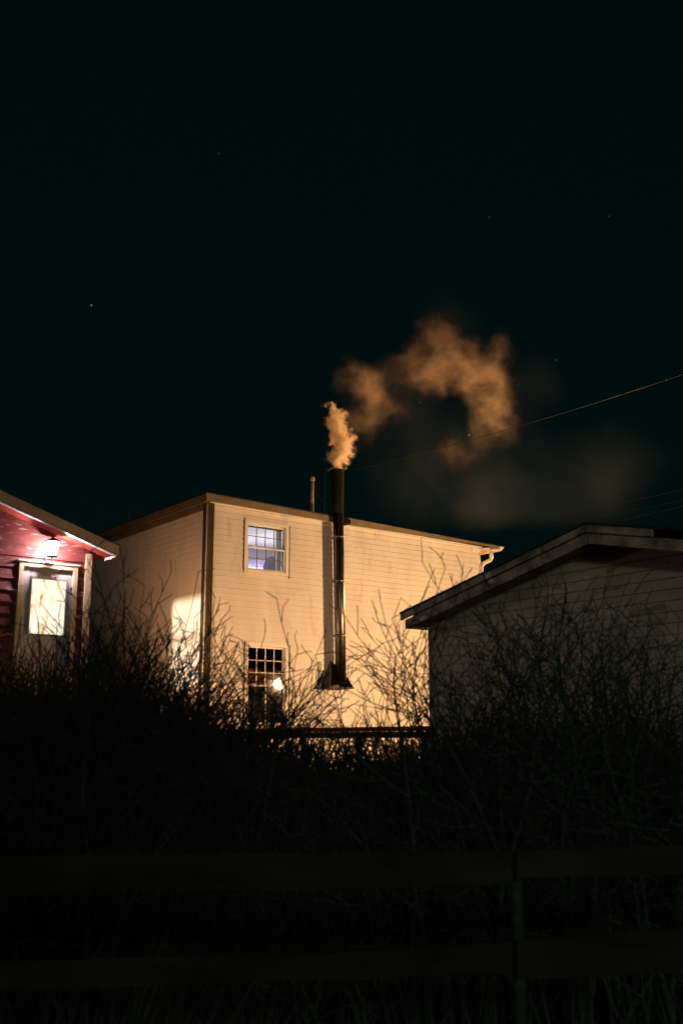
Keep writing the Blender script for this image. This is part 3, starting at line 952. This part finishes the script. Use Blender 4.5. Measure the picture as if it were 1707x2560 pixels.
# ------------------------------------------------------------------ bare shrubs
def grow(mb_s, mb_t, base, n_stems, height, lean, spread, rng, twigs=1.0, crook=.10):
    def branch(p, d, length, r, depth):
        nseg = max(3, int(length / .16))
        pts, rad = [p], [r]
        q, dd = p.copy(), d.copy()
        tip = max(.0026, r * .24)
        nodes = []
        for i in range(nseg):
            k = crook * (1.0 + .5 * depth)
            dd = dd + V((rng.gauss(0, k), rng.gauss(0, k), rng.gauss(0, k * .7)))
            dd += Z * .05 + lean * .03
            dd.normalize()
            q = q + dd * (length / nseg)
            pts.append(q.copy())
            rr_ = r + (tip - r) * (i + 1) / nseg
            rad.append(rr_)
            nodes.append((q.copy(), dd.copy(), rr_, (i + 1) / nseg))
        (mb_s if depth == 0 else mb_t).tube(pts, rad, 5 if depth == 0 else 3, cap=False)
        if depth >= 4:
            return
        for (q, dd, rr_, f_) in nodes:
            if depth == 0 and f_ < .28:
                continue
            pr = (.98, .85, .62, .35)[depth] * twigs
            m = 1 + (depth == 0 and rng.random() < .6 * twigs)
            for _ in range(m):
                if rng.random() < pr:
                    a = rng.uniform(0, 2 * math.pi)
                    u = dd.orthogonal().normalized()
                    w_ = dd.cross(u)
                    out = u * math.cos(a) + w_ * math.sin(a)
                    nd = (dd * rng.uniform(.6, 1.1) + out * rng.uniform(.55, 1.15) + lean * .15).normalized()
                    ln = length * rng.uniform(.22, .46) * (1.15 - .55 * f_)
                    if ln > .06:
                        branch(q, nd, ln, max(.0036, rr_ * .62), depth + 1)
    for i in range(n_stems):
        a = rng.uniform(0, 2 * math.pi)
        rd = rng.uniform(0, .22)
        b = base + V((math.cos(a) * rd, math.sin(a) * rd, -.05))
        d = V((math.cos(a) * spread * rng.uniform(.1, 1), math.sin(a) * spread * rng.uniform(.1, 1), 1)) + lean * rng.uniform(.4, 1.2)
        h = height * rng.uniform(.62, 1.02)
        branch(b, d.normalized(), h, rng.choice((.009, .011, .013, .017, .022)), 0)

def shrub(px, Y, top_y, stems, lean, spread, label, seed, twigs=1.0, crook=.09, m='bark'):
    a = at(px, 1850, Y)
    gz_ = ground_z(a.x, Y)
    base = V((a.x, Y, gz_))
    h = at(px, top_y, Y).z - gz_
    rng = random.Random(seed)
    o = thing('bare_shrub', label, 'shrub', base, 'bare shrubs behind the board fence')
    s_, t_ = MB(), MB()
    grow(s_, t_, base, stems, h * (.80 if 520 < px < 1090 else .96), V((lean, 0, 0)), spread, rng, twigs, crook)
    s_.build('stems', M['bark_green' if seed % 3 else m], o, o)
    t_.build('twigs', M[m], o, o)
SHRUBS = [
    (15, 7.0, 1650, 9, .05, .30, 'bare shrub at the left end of the hedge, left of the lit door'),
    (105, 6.5, 1600, 9, .06, .28, 'bare shrub directly below the glowing door of the red house'),
    (195, 7.3, 1560, 9, .10, .30, 'bare shrub in front of the cream corner post of the red house'),
    (265, 6.6, 1520, 9, .16, .30, 'bare shrub in the dark gap just right of the red house'),
    (320, 7.5, 1480, 10, .28, .28, 'tall bare shrub leaning right, its tips left of the bright patch'),
    (400, 7.0, 1570, 9, .30, .30, 'bare shrub leaning right across the bright patch on the side wall'),
    (480, 7.6, 1660, 8, .18, .30, 'bare shrub standing below the near corner of the cream house'),
    (565, 7.9, 1610, 7, .06, .30, 'thin bare shrub left of the lower window, below its tall casing'),
    (655, 7.2, 1730, 8, .02, .30, 'short bare shrub in front of the lower window'),
    (735, 7.8, 1610, 7, .02, .24, 'bare shrub with upright twigs between the lower window and the stovepipe'),
    (845, 7.2, 1720, 8, -.02, .34, 'low bare shrub under the foot of the stovepipe'),
    (930, 7.7, 1600, 7, -.05, .30, 'bare shrub just right of the stovepipe foot'),
    (1010, 7.2, 1610, 8, -.16, .32, 'bare shrub whose long twigs lean left, beside the shed corner'),
    (1075, 7.8, 1620, 7, -.06, .30, 'bare shrub right in front of the near corner of the shed'),
    (1165, 7.0, 1565, 9, .05, .30, 'bare shrub on the shed wall side, first one right of the shed corner'),
    (1275, 7.5, 1480, 9, .10, .32, 'bare shrub below the middle of the left slope of the shed roof'),
    (1385, 6.8, 1470, 9, .06, .34, 'bare shrub left of the shed ridge, reaching up the gable wall'),
    (1490, 7.3, 1500, 9, .0, .32, 'bare shrub standing below the ridge of the grey shed'),
    (1590, 6.7, 1510, 9, .0, .32, 'bare shrub below the end of the short rake strip on the shed'),
    (1690, 7.2, 1500, 9, -.06, .32, 'bare shrub at the right edge, farthest right of the hedge'),
]
for i, (px, Y, ty, ns, ln, spd, lab) in enumerate(SHRUBS):
    mid = 520 < px < 1090
    shrub(px, Y, ty, ns + ((22 if px > 860 or px < 620 else 17) if mid else (4 if px > 1090 else 18 if px < 230 else 11)), ln, spd + (.10 if mid else .06), lab, 100 + i, .95 if mid else 1.0, .13 if 540 < px < 1090 else .10)

# dense thicket behind the shrubs: one mass nobody could count
rng = random.Random(9)
um = MB()
def thick(px):                               # height of the dark mass, in photograph rows
    if px < 250: return 1578 + 14 * math.sin(px * .05)
    if px < 495: return 1600 + (px - 250) * .50 + 14 * math.sin(px * .06)
    if px < 565: return 1885
    if px < 1080: return 1806 + 14 * math.sin(px * .05)
    return 1750 + 30 * math.sin(px * .017)
for i in range(7500):
    px = rng.uniform(-260, 1960)
    Y = rng.uniform(7.6, 9.2)
    a = at(px, 1850, Y)
    gz_ = ground_z(a.x, Y)
    hh = max(.3, at(px, thick(px), Y).z - gz_) * rng.uniform(.80, 1.05) * (1.035 if 565 < px < 1080 or px < 250 else .99)
    p = V((a.x, Y, gz_ - .03))
    d = V((rng.gauss(0, .30), rng.gauss(0, .2), 1))
    pts = [p]
    for k in range(4):
        d = d + V((rng.gauss(0, .32), rng.gauss(0, .2), 0))
        pts.append(pts[-1] + d.normalized() * hh / 4)
    r0 = rng.uniform(.005, .012)
    um.tube(pts, [r0, r0 * .9, r0 * .8, r0 * .6, r0 * .35], 3, cap=False)
    for k in (1, 2, 3):
        for _ in range(3):
            dd = V((rng.gauss(0, .9), rng.gauss(0, .6), rng.uniform(-.2, .9))).normalized()
            e_ = pts[k] + dd * rng.uniform(.12, .22)
            um.tube([pts[k], e_, e_ + dd * .12 + Z * .06 + V((rng.gauss(0, .05), 0, 0))], [.0042, .0034, .002], 3, cap=False)
uo = um.build('thicket', M['bark'])
tag(uo, 'dark tangle of bare stems filling the hedge below the lit wall', 'thicket', kind='stuff')

# ------------------------------------------------------------------ smoke
SM0 = pt(6.54)
def smoke_mat(name, blobs, warp, scale, dens, lo, hi, col, step, detail=4, aniso=.1, soft=1.0):
    m = bpy.data.materials.new(name)
    m.use_nodes = True
    t = m.node_tree
    t.nodes.clear()
    nn = t.nodes.new
    out = nn('ShaderNodeOutputMaterial')
    pv = nn('ShaderNodeVolumePrincipled')
    pv.inputs['Color'].default_value = (*col, 1)
    pv.inputs['Anisotropy'].default_value = aniso
    tc = nn('ShaderNodeTexCoord')
    nz = nn('ShaderNodeTexNoise')
    nz.inputs['Scale'].default_value = scale
    nz.inputs['Detail'].default_value = detail
    nz.inputs['Roughness'].default_value = .6
    link(t, tc.outputs['Object'], nz.inputs['Vector'])
    sub = nn('ShaderNodeVectorMath')
    sub.operation = 'SUBTRACT'
    sub.inputs[1].default_value = (.5, .5, .5)
    link(t, nz.outputs['Color'], sub.inputs[0])
    scl = nn('ShaderNodeVectorMath')
    scl.operation = 'SCALE'
    scl.inputs['Scale'].default_value = warp
    link(t, sub.outputs[0], scl.inputs[0])
    add = nn('ShaderNodeVectorMath')
    add.operation = 'ADD'
    link(t, tc.outputs['Object'], add.inputs[0])
    link(t, scl.outputs[0], add.inputs[1])
    tot = None
    for (c, r, d) in blobs:
        ds = nn('ShaderNodeVectorMath')
        ds.operation = 'DISTANCE'
        ds.inputs[1].default_value = c
        link(t, add.outputs[0], ds.inputs[0])
        mr = nn('ShaderNodeMapRange')
        mr.interpolation_type = 'SMOOTHSTEP'
        mr.inputs[1].default_value = r * .15
        mr.inputs[2].default_value = r
        mr.inputs[3].default_value = d
        mr.inputs[4].default_value = 0
        link(t, ds.outputs['Value'], mr.inputs[0])
        sq = nn('ShaderNodeMath')
        sq.operation = 'POWER'
        sq.inputs[1].default_value = soft
        link(t, mr.outputs[0], sq.inputs[0])
        if tot is None:
            tot = sq.outputs[0]
        else:
            s_ = nn('ShaderNodeMath')
            s_.operation = 'ADD'
            link(t, tot, s_.inputs[0])
            link(t, sq.outputs[0], s_.inputs[1])
            tot = s_.outputs[0]
    n2 = nn('ShaderNodeTexNoise')
    n2.inputs['Scale'].default_value = scale * 1.7
    n2.inputs['Detail'].default_value = detail
    n2.inputs['Roughness'].default_value = .62
    link(t, add.outputs[0], n2.inputs['Vector'])
    m2 = nn('ShaderNodeMapRange')
    m2.inputs[1].default_value = lo
    m2.inputs[2].default_value = hi
    link(t, n2.outputs[0], m2.inputs[0])
    mu = nn('ShaderNodeMath')
    mu.operation = 'MULTIPLY'
    link(t, tot, mu.inputs[0])
    link(t, m2.outputs[0], mu.inputs[1])
    mu2 = nn('ShaderNodeMath')
    mu2.operation = 'MULTIPLY'
    mu2.inputs[1].default_value = dens
    link(t, mu.outputs[0], mu2.inputs[0])
    link(t, mu2.outputs[0], pv.inputs['Density'])
    link(t, pv.outputs[0], out.inputs['Volume'])
    m.cycles.volume_step_rate = step
    return m

def cut(z7): return (740 + z7[0] * .421, 740 + z7[1] * .421)
def blobs_from(lst, Y, pxm):
    rs_ = random.Random(4)
    out = []
    for (x, y, r, d) in lst:
        px, py = cut((x, y))
        out.append((at(px, py, Y + rs_.uniform(-.25, .25) * r * pxm), r * pxm, d))
    return out
def dom(blobs, pad):
    lo = V((min(c.x - r for c, r, d in blobs) - pad, min(c.y - r for c, r, d in blobs) - pad, min(c.z - r for c, r, d in blobs) - pad))
    hi = V((max(c.x + r for c, r, d in blobs) + pad, max(c.y + r for c, r, d in blobs) + pad, max(c.z + r for c, r, d in blobs) + pad))
    return lo, hi
SY = SM0.y
PXM = .421 / 2600 * SY * 1.06                # metres per pixel of the smoke close-up
col = [(238, 1038, 50, 1), (243, 1005, 58, 1), (252, 970, 66, 1), (272, 935, 74, .95), (298, 905, 66, .9), (286, 870, 72, .95), (258, 830, 76, 1), (244, 780, 74, 1), (240, 725, 62, .95), (226, 685, 44, .9), (205, 655, 30, .8), (182, 650, 24, .7)]
b1 = blobs_from(col, SY, PXM)
plume = thing('smoke_plume', 'orange-lit smoke rising from the stovepipe and drifting right', 'smoke', SM0)
plume['kind'] = 'stuff'
def volume_box(name, lo, hi, m):
    mb = MB().box(lo, V((hi.x - lo.x, 0, 0)), V((0, hi.y - lo.y, 0)), V((0, 0, hi.z - lo.z)))
    o = mb.build(name, m)
    o.parent = plume
    o.matrix_parent_inverse = plume.matrix_world.inverted()
    return o
bpy.context.view_layer.update()
lo, hi = dom(b1, .03)
lo.z = SM0.z - .01
volume_box('smoke_column', lo, hi, smoke_mat('dense_smoke', b1, .66, 4.6, 34, .40, .62, (1.0, .92, .76), .2, 6, soft=1.25))
cloud = [(420, 530, 150, .9), (385, 440, 90, .5), (520, 470, 130, .35), (490, 650, 150, .6), (390, 740, 120, .42), (620, 640, 130, .3), (740, 420, 150, .75),
         (850, 250, 140, .55), (900, 160, 110, .2), (800, 480, 130, .8), (930, 390, 150, .75), (1010, 490, 120, .7), (1100, 450, 140, .9), (1165, 590, 140, 1.0),
         (1150, 720, 130, .75), (1110, 800, 110, .5), (1180, 350, 110, .5), (930, 920, 120, .38), (1200, 840, 110, .35), (1060, 900, 110, .28)]
b2 = [(c, r * 1.35, d) for c, r, d in blobs_from(cloud, SY + .3, PXM)]
lo, hi = dom(b2, .05)
volume_box('smoke_cloud', lo, hi, smoke_mat('drifting_smoke', b2, 1.25, 1.35, 1.5, .35, .74, (1.0, .86, .66), .22, 7, soft=1.6))
hz = [(760, 760, 420, .5), (1100, 1000, 520, .8), (700, 1150, 420, .7), (1250, 1250, 420, .75), (1700, 1150, 480, .55), (1050, 1330, 300, .9), (1900, 1000, 380, .4), (900, 150, 330, .25), (1350, 550, 320, .4), (450, 850, 330, .4)]
b3 = blobs_from(hz, SY + 1.6, PXM)
lo, hi = dom(b3, .05)
lo.z = max(lo.z, 5.8)
volume_box('smoke_haze', lo, hi, smoke_mat('thin_smoke', b3, 1.6, .6, .042, .26, .74, (.42, .62, .85), .5, 3))

bpy.context.view_layer.update()
